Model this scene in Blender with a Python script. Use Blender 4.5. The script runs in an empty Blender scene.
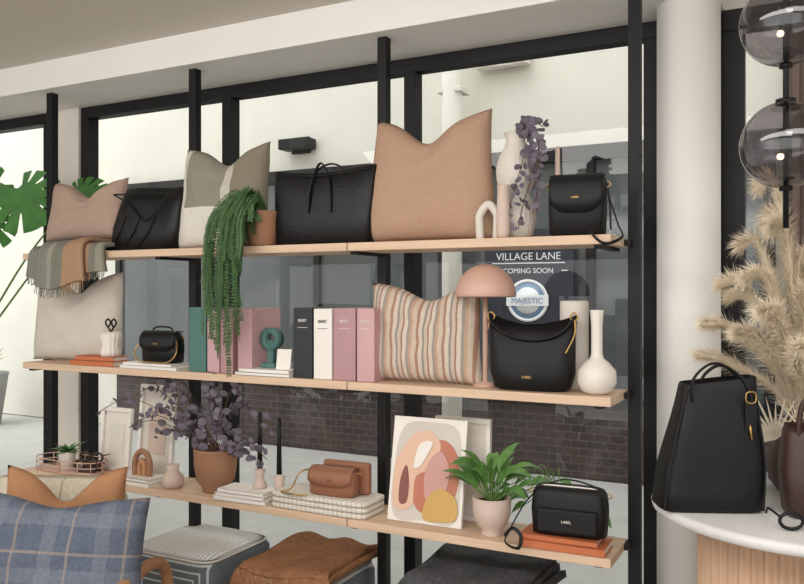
import bpy, bmesh, math, random
from mathutils import Vector, Matrix
random.seed(7)
R=random.uniform
# ---------------------------------------------------------------- helpers
def lin(c):
    o=[]
    for v in c:
        v=v/255.0
        o.append(v/12.92 if v<=0.04045 else ((v+0.055)/1.055)**2.4)
    return (o[0],o[1],o[2],1.0)
def newmat(name):
    m=bpy.data.materials.new(name); m.use_nodes=True
    nt=m.node_tree; b=nt.nodes['Principled BSDF']
    tc=nt.nodes.new('ShaderNodeTexCoord')
    return m,nt,b,tc
def addbump(nt,b,tc,scale,strength,kind='noise'):
    if kind=='voronoi':
        n=nt.nodes.new('ShaderNodeTexVoronoi'); n.inputs['Scale'].default_value=scale; out=n.outputs['Distance']
    else:
        n=nt.nodes.new('ShaderNodeTexNoise'); n.inputs['Scale'].default_value=scale; n.inputs['Detail'].default_value=4; out=n.outputs['Fac']
    nt.links.new(tc.outputs['Object'],n.inputs['Vector'])
    bp=nt.nodes.new('ShaderNodeBump'); bp.inputs['Strength'].default_value=strength; bp.inputs['Distance'].default_value=0.004
    nt.links.new(out,bp.inputs['Height']); nt.links.new(bp.outputs['Normal'],b.inputs['Normal'])
def varied(nt,tc,colsock_or_rgb,b,var,vscale,stretch=(1,1,1)):
    mp=nt.nodes.new('ShaderNodeMapping'); mp.inputs['Scale'].default_value=stretch
    nt.links.new(tc.outputs['Object'],mp.inputs['Vector'])
    n=nt.nodes.new('ShaderNodeTexNoise'); n.inputs['Scale'].default_value=vscale; n.inputs['Detail'].default_value=5
    nt.links.new(mp.outputs['Vector'],n.inputs['Vector'])
    mr=nt.nodes.new('ShaderNodeMapRange'); mr.inputs['From Min'].default_value=.3; mr.inputs['From Max'].default_value=.7
    mr.inputs['To Min'].default_value=1-var; mr.inputs['To Max'].default_value=1+var*.5
    nt.links.new(n.outputs['Fac'],mr.inputs['Value'])
    mx=nt.nodes.new('ShaderNodeVectorMath'); mx.operation='SCALE'
    if isinstance(colsock_or_rgb,tuple): mx.inputs[0].default_value=colsock_or_rgb[:3]
    else: nt.links.new(colsock_or_rgb,mx.inputs[0])
    nt.links.new(mr.outputs['Result'],mx.inputs['Scale'])
    nt.links.new(mx.outputs['Vector'],b.inputs['Base Color'])
def mat(name,rgb,rough=.6,metal=0,bump=0,bscale=200,var=0.08,vscale=8,stretch=(1,1,1),kind='noise',spec=.5):
    m,nt,b,tc=newmat(name)
    b.inputs['Roughness'].default_value=rough; b.inputs['Metallic'].default_value=metal
    b.inputs['Specular IOR Level'].default_value=spec
    varied(nt,tc,lin(rgb),b,var,vscale,stretch)
    if bump: addbump(nt,b,tc,bscale,bump,kind)
    return m
def rampmat(name,axis,lo,hi,stops,rough=.85,bump=.5,bscale=250,repeat=False):
    m,nt,b,tc=newmat(name); b.inputs['Roughness'].default_value=rough; b.inputs['Specular IOR Level'].default_value=.2
    sp=nt.nodes.new('ShaderNodeSeparateXYZ'); nt.links.new(tc.outputs['Object'],sp.inputs[0])
    mr=nt.nodes.new('ShaderNodeMapRange'); mr.clamp=not repeat
    mr.inputs['From Min'].default_value=lo; mr.inputs['From Max'].default_value=hi
    nt.links.new(sp.outputs[axis],mr.inputs['Value']); out=mr.outputs['Result']
    if repeat:
        f=nt.nodes.new('ShaderNodeMath'); f.operation='FRACT'; nt.links.new(out,f.inputs[0]); out=f.outputs[0]
    cr=nt.nodes.new('ShaderNodeValToRGB'); cr.color_ramp.interpolation='CONSTANT'
    el=cr.color_ramp.elements
    el[0].position=stops[0][0]; el[0].color=lin(stops[0][1]); el[1].position=stops[1][0]; el[1].color=lin(stops[1][1])
    for p,c in stops[2:]:
        e=el.new(p); e.color=lin(c)
    nt.links.new(out,cr.inputs['Fac']); varied(nt,tc,cr.outputs['Color'],b,.12,120)
    if bump: addbump(nt,b,tc,bscale,bump)
    return m
def plaidmat(name,base,l1,l2,period,width,ax='XZ'):
    m,nt,b,tc=newmat(name); b.inputs['Roughness'].default_value=.9; b.inputs['Specular IOR Level'].default_value=.15
    sp=nt.nodes.new('ShaderNodeSeparateXYZ'); nt.links.new(tc.outputs['Object'],sp.inputs[0])
    col=None
    def stripe(axis,off,w,c,fac,prev):
        a=nt.nodes.new('ShaderNodeMath'); a.operation='MULTIPLY_ADD'; a.inputs[1].default_value=1/period; a.inputs[2].default_value=off
        nt.links.new(sp.outputs[axis],a.inputs[0])
        f=nt.nodes.new('ShaderNodeMath'); f.operation='FRACT'; nt.links.new(a.outputs[0],f.inputs[0])
        l=nt.nodes.new('ShaderNodeMath'); l.operation='LESS_THAN'; l.inputs[1].default_value=w; nt.links.new(f.outputs[0],l.inputs[0])
        k=nt.nodes.new('ShaderNodeMath'); k.operation='MULTIPLY'; k.inputs[1].default_value=fac; nt.links.new(l.outputs[0],k.inputs[0])
        mx=nt.nodes.new('ShaderNodeMix'); mx.data_type='RGBA'
        nt.links.new(k.outputs[0],mx.inputs[0])
        if prev is None: mx.inputs[6].default_value=lin(base)
        else: nt.links.new(prev,mx.inputs[6])
        mx.inputs[7].default_value=lin(c)
        return mx.outputs[2]
    for a in ax:
        col=stripe(a,.1,width*5,l1,.4,col)
    for a in ax:
        col=stripe(a,.6,width,l2,.6,col)
    varied(nt,tc,col,b,.16,90); addbump(nt,b,tc,300,.7)
    return m
def obj(name,V,F,m,parent=None,loc=(0,0,0),rot=(0,0,0),smooth=True):
    me=bpy.data.meshes.new(name); me.from_pydata([tuple(v) for v in V],[],F); me.update()
    bm=bmesh.new(); bm.from_mesh(me); bmesh.ops.recalc_face_normals(bm,faces=bm.faces); bm.to_mesh(me); bm.free()
    o=bpy.data.objects.new(name,me); bpy.context.scene.collection.objects.link(o)
    if m: me.materials.append(m)
    if smooth:
        for p in me.polygons: p.use_smooth=True
    o.location=loc; o.rotation_euler=rot
    if parent: o.parent=parent
    return o
def E(name,loc=(0,0,0),rot=(0,0,0)):
    e=bpy.data.objects.new(name,None); e.empty_display_size=.05
    bpy.context.scene.collection.objects.link(e); e.location=loc; e.rotation_euler=rot
    return e
def box(name,size,loc,m,bevel=.003,parent=None,rot=(0,0,0),seg=2):
    bm=bmesh.new(); bmesh.ops.create_cube(bm,size=1)
    for v in bm.verts: v.co=Vector((v.co.x*size[0],v.co.y*size[1],v.co.z*size[2]))
    if bevel: bmesh.ops.bevel(bm,geom=bm.edges[:],offset=min(bevel,min(size)*.45),segments=seg,affect='EDGES',profile=.6)
    me=bpy.data.meshes.new(name); bm.to_mesh(me); bm.free()
    o=bpy.data.objects.new(name,me); bpy.context.scene.collection.objects.link(o)
    me.materials.append(m); o.location=loc; o.rotation_euler=rot
    if parent: o.parent=parent
    return o
def loft(name,secs,m,parent=None,loc=(0,0,0),rot=(0,0,0),n=4,seg=48,fn=None,caps=(True,True)):
    V=[];F=[]
    for s in secs:
        z,hw,hd=s[:3]; cx=s[3] if len(s)>3 else 0; cy=s[4] if len(s)>4 else 0
        for i in range(seg):
            t=2*math.pi*i/seg; c=math.cos(t); q=math.sin(t)
            v=Vector((cx+hw*math.copysign(abs(c)**(2/n),c),cy+hd*math.copysign(abs(q)**(2/n),q),z))
            if fn: v=fn(v)
            V.append(v)
    for k in range(len(secs)-1):
        for i in range(seg):
            j=(i+1)%seg
            F.append((k*seg+i,k*seg+j,(k+1)*seg+j,(k+1)*seg+i))
    if caps[0]: F.append(tuple(range(seg)))
    if caps[1]: F.append(tuple((len(secs)-1)*seg+i for i in range(seg)))
    return obj(name,V,F,m,parent,loc,rot)
def lathe(name,prof,m,parent=None,loc=(0,0,0),rot=(0,0,0),seg=40,rib=0,ribn=20,caps=(True,True)):
    V=[];F=[]
    for r,z in prof:
        for i in range(seg):
            t=2*math.pi*i/seg; rr=r*(1+rib*math.cos(ribn*t))
            V.append((rr*math.cos(t),rr*math.sin(t),z))
    for k in range(len(prof)-1):
        for i in range(seg):
            j=(i+1)%seg; F.append((k*seg+i,k*seg+j,(k+1)*seg+j,(k+1)*seg+i))
    if caps[0]: F.append(tuple(range(seg)))
    if caps[1]: F.append(tuple((len(prof)-1)*seg+i for i in range(seg)))
    return obj(name,V,F,m,parent,loc,rot)
def crom(pts,n=8,cyc=False):
    P=[Vector(p) for p in pts]; out=[]
    N=len(P)
    rng=range(N) if cyc else range(N-1)
    for i in rng:
        if cyc: a,b,c,d=P[(i-1)%N],P[i],P[(i+1)%N],P[(i+2)%N]
        else: a,b,c,d=P[max(i-1,0)],P[i],P[i+1],P[min(i+2,N-1)]
        for k in range(n):
            t=k/n
            out.append(.5*((2*b)+(c-a)*t+(2*a-5*b+4*c-d)*t*t+(3*b-a-3*c+d)*t**3))
    if not cyc: out.append(P[-1])
    return out
def tubegeo(V,F,pts,r,seg=8,cyc=False,n=8,taper=1.0,flat=1.0):
    C=crom(pts,n,cyc); L=len(C); base=len(V)
    nrm=None
    for i,p in enumerate(C):
        if cyc: t=C[(i+1)%L]-C[i-1]
        else: t=C[min(i+1,L-1)]-C[max(i-1,0)]
        if t.length<1e-9: t=Vector((0,0,1))
        t.normalize()
        if nrm is None:
            nrm=t.cross(Vector((0,1,0)))
            if nrm.length<.1: nrm=t.cross(Vector((1,0,0)))
        nrm=(nrm-t*nrm.dot(t)).normalized(); bn=t.cross(nrm)
        rr=r*(1+(taper-1)*i/max(L-1,1))
        for k in range(seg):
            a=2*math.pi*k/seg
            V.append(p+nrm*math.cos(a)*rr*flat+bn*math.sin(a)*rr)
    for i in range(L if cyc else L-1):
        j=(i+1)%L
        for k in range(seg):
            l=(k+1)%seg
            F.append((base+i*seg+k,base+i*seg+l,base+j*seg+l,base+j*seg+k))
    if not cyc:
        F.append(tuple(base+k for k in range(seg))); F.append(tuple(base+(L-1)*seg+k for k in range(seg)))
def tube(name,pts,r,m,parent=None,loc=(0,0,0),rot=(0,0,0),cyc=False,seg=8,n=8,taper=1,flat=1):
    V=[];F=[]; tubegeo(V,F,pts,r,seg,cyc,n,taper,flat)
    return obj(name,V,F,m,parent,loc,rot)
def cushion(name,w,h,t,m,loc,rot=(-.12,0,0),chop=.06,e=.05,parent=None,N=30,asym=0,tap=.93,wr=.005):
    V=[];F=[]
    ph=R(0,6)
    def P(u,v,s):
        side=e*(1-v*v)
        x=w/2*u*(1-side)*(1-(1-tap)*(v+1)/2)
        z=h/2+h/2*v
        if v<0: z+= -v*h*.015*(1-u*u)
        else: z-= v*h*e*.8*(1-u*u)
        z-=chop*math.exp(-((u-asym)/.42)**2)*max(0,(v+.6)/1.6)**1.5
        th=t/2*(max(0,(1-u**4))*max(0,(1-v**4)))**.55
        k=math.exp(-((u-asym)/.28)**2)*max(0,v+.1)
        th*=1-.4*k
        fold=.009*math.sin(14*(u-asym)/(1.3+v*.2)+v*3+ph)*max(0,v+.4)*(1-u*u)
        y=s*th + wr*math.sin(9*u+4*v+ph)*(1-u*u)*(1-v*v)+wr*.8*math.sin(-5*u+11*v+ph*2)*(1-u*u)*(1-v*v)-fold*(1 if s<0 else 0)*(1-v*v)
        return (x,y,z)
    for s in (-1,1):
        for i in range(N+1):
            for j in range(N+1):
                V.append(P(-1+2*i/N,-1+2*j/N,s))
    M=(N+1)**2
    for s in (0,1):
        for i in range(N):
            for j in range(N):
                a=s*M+i*(N+1)+j
                F.append((a,a+1,a+N+2,a+N+1))
    o=obj(name,V,F,m,parent,loc,rot)
    bm=bmesh.new(); bm.from_mesh(o.data); bmesh.ops.remove_doubles(bm,verts=bm.verts,dist=.0008)
    bmesh.ops.recalc_face_normals(bm,faces=bm.faces); bm.to_mesh(o.data); bm.free()
    return o
def leaf(V,F,p,d,nrm,L,W,droop=0,segs=5,fold=.15,pw=.8):
    p=Vector(p); d=Vector(d).normalized(); nrm=Vector(nrm)
    side=d.cross(nrm)
    if side.length<.05: side=d.cross(Vector((1,.3,.2)))
    side.normalize(); b=len(V)
    for i in range(segs+1):
        s=i/segs; w=W*.5*max(.04,math.sin(math.pi*min(1,s**pw)))
        up=side.cross(d).normalized()
        V.append(p-side*w+up*w*fold); V.append(p.copy()); V.append(p+side*w+up*w*fold)
        p=p+d*(L/segs)
        d=(d+Vector((0,0,-droop/segs))).normalized()
    for i in range(segs):
        a=b+i*3
        F.append((a,a+1,a+4,a+3)); F.append((a+1,a+2,a+5,a+4))
def disc(V,F,p,nrm,r,k=8,sq=.85):
    p=Vector(p); nrm=Vector(nrm).normalized()
    a=nrm.cross(Vector((.3,.2,1)))
    if a.length<.05: a=nrm.cross(Vector((1,0,0)))
    a.normalize(); c=nrm.cross(a); b=len(V)
    V.append(p+nrm*r*.15)
    for i in range(k):
        t=2*math.pi*i/k
        V.append(p+a*math.cos(t)*r+c*math.sin(t)*r*sq)
    for i in range(k): F.append((b,b+1+i,b+1+(i+1)%k))
def text(body,size,loc,m,parent=None,align='CENTER',rot=(math.pi/2,0,0),name='lettering'):
    c=bpy.data.curves.new(name,'FONT'); c.body=body; c.size=size; c.align_x=align; c.extrude=.0008
    o=bpy.data.objects.new(name,c); bpy.context.scene.collection.objects.link(o); c.materials.append(m)
    o.location=loc; o.rotation_euler=rot
    if parent: o.parent=parent
    return o
def blob(name,pts,y,th,m,parent):
    C=crom([(p[0],y,p[1]) for p in pts],8,True); n=len(C)
    V=[Vector(c) for c in C]+[Vector(c)+Vector((0,th,0)) for c in C]
    F=[tuple(range(n)),tuple(range(2*n-1,n-1,-1))]+[(i,(i+1)%n,n+(i+1)%n,n+i) for i in range(n)]
    return obj(name,V,F,m,parent,smooth=False)

# ---------------------------------------------------------------- materials
white_wall=mat('paint_white',(236,233,228),.8,var=.03,vscale=3,bump=.1,bscale=60)
render_ext=mat('exterior_render',(214,211,200),.9,var=.05,vscale=2,bump=.1,bscale=60)
ceil_m=mat('paint_ceiling',(216,208,198),.9,var=.03,vscale=2)
pier_m=mat('paint_pier',(222,215,206),.85,var=.04,vscale=3)
floor_m=mat('floor_concrete',(175,169,161),.5,var=.12,vscale=4,bump=.1,bscale=40)
pave_m=mat('paving_pale',(184,183,179),.8,var=.08,vscale=5,bump=.2,bscale=50)
black_m=mat('powdercoat_black',(16,16,18),.5,var=.05,spec=.3)
shelf_m=mat('pale_oak',(214,184,156),.5,var=.12,vscale=3,stretch=(1,14,14),bump=.08,bscale=80)
wood_m=mat('oak_frame',(176,128,88),.5,var=.2,vscale=4,stretch=(8,8,1))
flute_m=mat('fluted_timber',(205,168,138),.55,var=.1,vscale=6,stretch=(4,4,.5))
blk_leather=mat('black_leather',(14,14,16),.52,var=.1,vscale=20,bump=.15,bscale=400,spec=.35)
blk_croc=mat('black_croc_leather',(14,13,15),.42,var=.15,vscale=30,bump=.22,bscale=150,kind='voronoi',spec=.35)
tan_leather=mat('tan_leather',(146,96,70),.5,bump=.2,bscale=300)
brown_leather=mat('brown_leather',(60,38,30),.5,bump=.2,bscale=300)
gold=mat('brass_hardware',(196,160,100),.35,metal=1,var=.02)
ceramic=mat('white_ceramic',(226,218,208),.45,var=.03)
ceramic_matte=mat('matte_ceramic',(214,206,196),.85,var=.06,bump=.3,bscale=90)
blush_cer=mat('blush_ceramic',(206,184,170),.7,var=.08,bump=.2,bscale=100)
terracotta=mat('tan_terracotta',(156,114,86),.8,var=.12,bump=.3,bscale=80)
lampmat=mat('blush_metal',(202,164,146),.4,var=.03)
fern_g=mat('fern_green',(66,100,52),.6,var=.4,vscale=25)
leaf_g=mat('leaf_green',(94,140,68),.4,var=.25,vscale=20)
mon_g=mat('monstera_green',(74,126,62),.35,var=.25,vscale=12)
euc_m=mat('dried_eucalyptus',(106,98,110),.7,var=.35,vscale=25)
stem_m=mat('stem_brown',(92,66,52),.8)
stem_g=mat('stem_green',(96,128,62),.6)
soil=mat('soil',(48,36,28),.95)
pampas_m=mat('pampas_cream',(244,230,206),.9,var=.1,vscale=30)
teal_m=mat('teal_board',(76,114,108),.6)
pink_m=mat('pink_board',(200,160,162),.6)
mauve_m=mat('mauve_board',(178,138,142),.6)
pbox_w=mat('white_board',(232,226,218),.6,var=.02)
pbox_b=mat('black_board',(30,34,38),.5)
orange_b=mat('orange_book_cloth',(192,108,66),.6)
paper=mat('paper_pages',(220,214,204),.9,var=.08,vscale=80,stretch=(1,1,20))
def linen(name,c): return mat(name,c,.92,bump=1,bscale=330,var=.12,vscale=220,spec=.1)
peach_f=linen('peach_linen',(190,156,132)); rose_f=linen('rose_beige_linen',(184,158,142)); cream_f=linen('cream_linen',(218,209,197)); rust_f=linen('rust_linen',(182,134,98))
stripe_f=rampmat('striped_cotton','X',-.23,-.125,[(0,(200,182,164)),(.16,(168,130,110)),(.26,(206,192,176)),(.4,(148,140,134)),(.48,(198,180,162)),(.6,(160,122,106)),(.66,(208,194,180)),(.8,(156,148,138)),(.9,(190,156,134))],repeat=True)
def mth0(nt,op,a,bb=None):
    n=nt.nodes.new('ShaderNodeMath'); n.operation=op
    for i,q in enumerate((a,bb)):
        if q is None: continue
        if isinstance(q,(int,float)): n.inputs[i].default_value=q
        else: nt.links.new(q,n.inputs[i])
    return n.outputs[0]
def mixc(nt,f,a,c):
    mx=nt.nodes.new('ShaderNodeMix'); mx.data_type='RGBA'; nt.links.new(f,mx.inputs[0])
    if isinstance(a,tuple): mx.inputs[6].default_value=lin(a)
    else: nt.links.new(a,mx.inputs[6])
    mx.inputs[7].default_value=lin(c); return mx.outputs[2]
block_f,nt,b,tc=newmat('colour_block_linen'); b.inputs['Roughness'].default_value=.9; b.inputs['Specular IOR Level'].default_value=.2
sp=nt.nodes.new('ShaderNodeSeparateXYZ'); nt.links.new(tc.outputs['Object'],sp.inputs[0])
zz_=mth0(nt,'GREATER_THAN',sp.outputs['Z'],.17)
col=mixc(nt,zz_,(222,216,206),(146,142,128))
col=mixc(nt,mth0(nt,'LESS_THAN',sp.outputs['X'],-.17),col,(218,212,202))
col=mixc(nt,mth0(nt,'GREATER_THAN',sp.outputs['X'],.03),col,(202,195,182))
col=mixc(nt,mth0(nt,'GREATER_THAN',sp.outputs['X'],.075),col,(140,131,114))
varied(nt,tc,col,b,.12,200); addbump(nt,b,tc,300,.8)
throw_f=rampmat('green_grey_throw','X',-.25,.25,[(0,(130,131,120)),(.3,(154,150,136)),(.36,(124,124,112)),(.5,(168,134,106)),(.78,(122,122,110)),(.86,(144,141,128))],bump=.9,bscale=160)
cloth_f=rampmat('striped_cloth','X',0,.02,[(0,(222,214,202)),(.85,(184,176,166))],repeat=True)
rustthrow=mat('rust_throw_wool',(152,108,78),.95,bump=1,bscale=160,var=.25,vscale=60,spec=.1)
greythrow=mat('charcoal_throw_wool',(84,84,86),.95,bump=1,bscale=160,var=.3,vscale=60,spec=.1)
fringe_m=mat('fringe_cream',(186,150,122),.95)
plaid_f=plaidmat('blue_plaid_wool',(96,104,120),(130,136,148),(160,144,132),.17,.05)
grid_f=plaidmat('windowpane_upholstery',(206,196,178),(200,188,166),(150,132,108),.12,.06)
marble,nt,b,tc=newmat('white_marble'); b.inputs['Roughness'].default_value=.2
varied(nt,tc,lin((222,220,218)),b,.1,4)
dark_glassy=mat('shopfront_dark_glass',(84,89,90),.1,var=.3,vscale=1.2)
poster_m=mat('poster_navy',(38,42,54),.5,var=.03)
poster_w=mat('poster_white',(226,228,230),.6,var=.01)
badge_b=mat('poster_blue',(120,146,178),.6,var=.05)
timber_o=mat('dark_timber_cladding',(84,62,50),.6,var=.3,vscale=3,stretch=(10,1,.4))
bulb_m,nt,b,tc=newmat('warm_bulb'); b.inputs['Base Color'].default_value=(1,.9,.75,1); b.inputs['Emission Color'].default_value=(1,.78,.5,1); b.inputs['Emission Strength'].default_value=3
brick,nt,b,tc=newmat('dark_brick'); b.inputs['Roughness'].default_value=.9
bt=nt.nodes.new('ShaderNodeTexBrick'); bt.inputs['Scale'].default_value=4; bt.inputs['Color1'].default_value=lin((74,60,57)); bt.inputs['Color2'].default_value=lin((58,50,48)); bt.inputs['Mortar'].default_value=lin((86,79,76))
mp=nt.nodes.new('ShaderNodeMapping'); mp.inputs['Rotation'].default_value=(math.pi/2,0,0)
nt.links.new(tc.outputs['Object'],mp.inputs[0]); nt.links.new(mp.outputs[0],bt.inputs[0]); nt.links.new(bt.outputs[0],b.inputs['Base Color'])
pouf_f,nt,b,tc=newmat('pouf_weave'); b.inputs['Roughness'].default_value=.9
sp=nt.nodes.new('ShaderNodeSeparateXYZ'); nt.links.new(tc.outputs['Object'],sp.inputs[0])
ax=mth0(nt,'ABSOLUTE',sp.outputs['X']); az=mth0(nt,'ABSOLUTE',mth0(nt,'SUBTRACT',sp.outputs['Z'],.21))
mxv=mth0(nt,'MAXIMUM',ax,az); fr=mth0(nt,'FRACT',mth0(nt,'MULTIPLY',mxv,34.0)); ls=mth0(nt,'LESS_THAN',fr,.25)
nt.links.new(mixc(nt,ls,(96,102,106),(184,186,184)),b.inputs['Base Color']); addbump(nt,b,tc,200,.5)
pouf_top=rampmat('pouf_top_weave','X',0,.016,[(0,(226,224,218)),(.6,(184,186,186))],repeat=True)
def glassmat(name,tint,base,edge,rough=0.0):
    m=bpy.data.materials.new(name); m.use_nodes=True; nt=m.node_tree; nt.nodes.clear()
    o=nt.nodes.new('ShaderNodeOutputMaterial'); t=nt.nodes.new('ShaderNodeBsdfTransparent'); t.inputs[0].default_value=lin(tint)
    g=nt.nodes.new('ShaderNodeBsdfGlossy'); g.inputs['Roughness'].default_value=rough
    lw=nt.nodes.new('ShaderNodeLayerWeight'); lw.inputs[0].default_value=.5
    f=mth0(nt,'ADD',mth0(nt,'MULTIPLY',mth0(nt,'POWER',lw.outputs['Facing'],4.0),edge),base)
    mx=nt.nodes.new('ShaderNodeMixShader'); nt.links.new(f,mx.inputs[0]); nt.links.new(t.outputs[0],mx.inputs[1]); nt.links.new(g.outputs[0],mx.inputs[2]); nt.links.new(mx.outputs[0],o.inputs[0])
    return m
glass_m=glassmat('window_glass',(246,248,248),.04,.3)
smoke_m=glassmat('smoked_glass',(196,192,196),.09,.8)

# ---------------------------------------------------------------- room shell
box('floor',(11,6.4,.1),(-1.5,-.05,-.05),floor_m,0)
box('ceiling',(11,6.4,.1),(-1.5,-.05,2.69),ceil_m,0)
box('wall_left',(.1,6.4,2.64),(-7.05,-.05,1.32),white_wall,0)
box('wall_right',(.1,6.4,2.64),(4.05,-.05,1.32),white_wall,0)
box('trim_bulkhead',(6.7,.47,.14),(-3.65,2.915,2.57),white_wall,.004)
box('wall_above_windows',(11.2,.12,1.6),(-1.5,3.21,3.3),render_ext,0)
box('wall_pier',(.24,.14,2.5),(-3.68,3.1,1.25),pier_m,.004)
box('wall_far_left',(1.6,.14,2.5),(-6.3,3.1,1.25),pier_m,0)
lathe('column_round',[(.105,0),(.105,2.64)],white_wall,loc=(-.405,2.93,0),seg=64)
def window(name,x0,x1,mull=(),z0=.0,z1=2.5,w=.06,y=3.08):
    e=E(name,((x0+x1)/2,y,z0)); c=(x0+x1)/2; H=z1-z0; W=x1-x0
    box('frame_top',(W,.07,w),(0,0,H-w/2),black_m,.004,e); box('frame_bottom',(W,.07,.12),(0,0,.06),black_m,.004,e)
    box('frame_left',(w,.07,H-w-.12),(-W/2+w/2,0,(H-w+.12)/2),black_m,.004,e); box('frame_right',(w,.07,H-w-.12),(W/2-w/2,0,(H-w+.12)/2),black_m,.004,e)
    for mxx in mull: box('mullion',(.055,.07,H-w-.12),(mxx-c,0,(H-w+.12)/2),black_m,.004,e)
    a,b_=-W/2+w,W/2-w
    obj('glass',[(a,.02,.12),(b_,.02,.12),(b_,.02,H-w),(a,.02,H-w)],[(0,1,2,3)],glass_m,e,smooth=False)
    return e
window('window_1',-5.5,-3.8)
window('window_2',-3.56,-.52,(-2.552,-1.554))
window('window_3',-.31,1.6,(.62,),w=.075)
box('wall_far_right',(2.4,.14,2.64),(2.8,3.1,1.32),pier_m,0)
box('trim_column_backing',(.21,.06,2.5),(-.415,3.1,1.25),black_m,0)

# ---------------------------------------------------------------- outside
box('ground_walkway',(26,7,.1),(-5,6.65,-.06),pave_m,0)
box('wall_opposite_building',(24,.3,6),(-6,6.65,3),render_ext,0)
sf=E('opposite_shopfront',(-3.6,6.44,0))
box('brick_plinth',(6.6,.1,.6),(0,0,.3),brick,0,sf)
box('dark_glazing',(6.6,.06,2.0),(0,0,1.6),dark_glassy,0,sf)
for i in range(6): box('shop_mullion',(.07,.1,2.0),(-3.27+i*1.31,-.02,1.6),black_m,.005,sf)
box('shop_head',(6.7,.12,.12),(0,-.02,2.62),black_m,.005,sf); box('shop_sill',(6.7,.14,.07),(0,-.02,.63),black_m,.005,sf)
tc_=E('timber_cladding',(1.0,6.4,0))
box('panel',(2.4,.1,4.2),(0,0,2.1),timber_o,0,tc_)
for i in range(9): box('batten',(.05,.05,4.2),(-1.15+i*.285,-.07,2.1),timber_o,.004,tc_)
sg=E('shop_poster',(-2.13,6.33,1.06))
box('board',(.76,.02,.96),(0,0,.48),poster_m,.002,sg)
text('VILLAGE LANE',.086,(0,-.014,.705),poster_w,sg); text('COMING SOON',.06,(0,-.014,.595),poster_w,sg)
box('dash',(.05,.006,.008),(-.31,-.014,.615),poster_w,0,sg); box('dash',(.05,.006,.008),(.31,-.014,.615),poster_w,0,sg)
box('rule',(.62,.006,.008),(0,-.014,.678),poster_w,0,sg)
lathe('badge',[(.0,0),(.16,0),(.16,.008),(0,.008)],badge_b,sg,(0.0,-.012,.37),(math.pi/2,0,0),caps=(False,False))
lathe('badge_ring',[(.15,0),(.175,0),(.175,.012),(.15,.012),(.15,0)],poster_w,sg,(0,-.012,.37),(math.pi/2,0,0),caps=(False,False))
lathe('badge_inner',[(.0,.008),(.11,.008),(.11,.014),(0,.014)],poster_w,sg,(0,-.012,.37),(math.pi/2,0,0),caps=(False,False))
box('badge_band',(.36,.006,.09),(0,-.03,.37),poster_w,.002,sg)
text('MAJESTIC',.065,(0,-.036,.347),badge_b,sg)
wl=E('outdoor_wall_light',(-4.49,6.4,2.93)); box('housing',(.34,.16,.1),(0,0,0),black_m,.01,wl); box('backplate',(.2,.04,.16),(0,.07,0),black_m,.005,wl)
fl=E('twin_flood_light',(-2.39,6.43,3.5)); box('case',(.46,.1,.18),(0,0,0),ceramic,.02,fl)
for s in (-1,1): lathe('lamp_head',[(.0,0),(.05,0),(.065,.05),(.05,.08),(0,.08)],pave_m,fl,(s*.13,-.05,0),(math.pi/2,0,0))
dp=E('outdoor_downpipe',(-2.76,6.2,0)); lathe('pipe',[(.085,0),(.085,5)],render_ext,dp); box('bracket',(.22,.2,.04),(0,.03,3.2),render_ext,.005,dp)
pp=E('outdoor_planter_pot',(-8.45,5.85,0)); lathe('pot',[(.0,0),(.2,0),(.28,.55),(.29,.58),(.25,.58),(.24,.5),(0,.5)],mat('grey_planter',(150,150,148),.8),pp)
V=[];F=[]
for i in range(24):
    a=R(0,6.28); leaf(V,F,(0,0,.5),(math.cos(a)*.5,math.sin(a)*.5,1),(math.cos(a),math.sin(a),.2),R(.3,.5),.07,R(.5,1.5))
obj('foliage',V,F,leaf_g,pp)

# ---------------------------------------------------------------- shelving
ZT,ZM,ZB=1.68,1.172,.67
sh=E('shelving_unit',(0,0,0))
for x in (-.553,-1.521,-2.492,-3.43): box('post',(.04,.04,2.5),(x,2.76,1.25),black_m,.003,sh)
for z,nm in ((ZT,'top'),(ZM,'mid'),(ZB,'low')):
    for (a,b_) in ((-3.31,-1.535),(-1.531,-.575)):
        box('shelf_board',(b_-a,.24,.03),((a+b_)/2,2.62,z-.015),shelf_m,.003,sh)
    for x in (-.62,-1.521,-2.492,-3.29): box('bracket',(.03,.24,.012),(x,2.65,z-.036),black_m,.002,sh)
    box('end_bracket',(.02,.06,.02),(-.568,2.72,z-.016),black_m,.002,sh)

# ---------------------------------------------------------------- TOP SHELF
def drapestrip(name,x0,x1,prof,m,parent,wave=.006,t=.022,n=30,fringe=None,fl=.04,sp=.006,slope=.02):
    C=crom(prof,6); V=[];F=[]
    for i in range(n+1):
        u=i/n; x=x0+(x1-x0)*u
        for k,p in enumerate(C):
            s=k/len(C); w=wave*math.sin(u*17+2)*s
            V.append((x+.015*math.sin(s*5+u*3)*s,p.y-abs(w),p.z-slope*s*math.sin(u*5)+wave*.6*math.sin(u*13+s*9)*(1-s)))
    K=len(C)
    for i in range(n):
        for k in range(K-1): F.append((i*K+k,i*K+k+1,(i+1)*K+k+1,(i+1)*K+k))
    o=obj(name,V,F,m,parent); md=o.modifiers.new('s','SOLIDIFY'); md.thickness=t; md.offset=0
    if fringe:
        VV=[];FF=[]
        for i in range(n):
            a=Vector(V[i*K+K-1]); b_=Vector(V[(i+1)*K+K-1]); q=max(1,int((b_-a).length/sp))
            for f in range(q):
                p=a.lerp(b_,f/q)
                tubegeo(VV,FF,[p,p+Vector((R(-.005,.005),R(-.004,.002),-fl*.5)),p+Vector((R(-.01,.01),R(-.006,.003),-fl*R(.8,1.1)))],.0022,4,n=2)
        obj('fringe',VV,FF,fringe,parent)
    return o
th=E('folded_throw_blanket',(-2.97,0,0))
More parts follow.
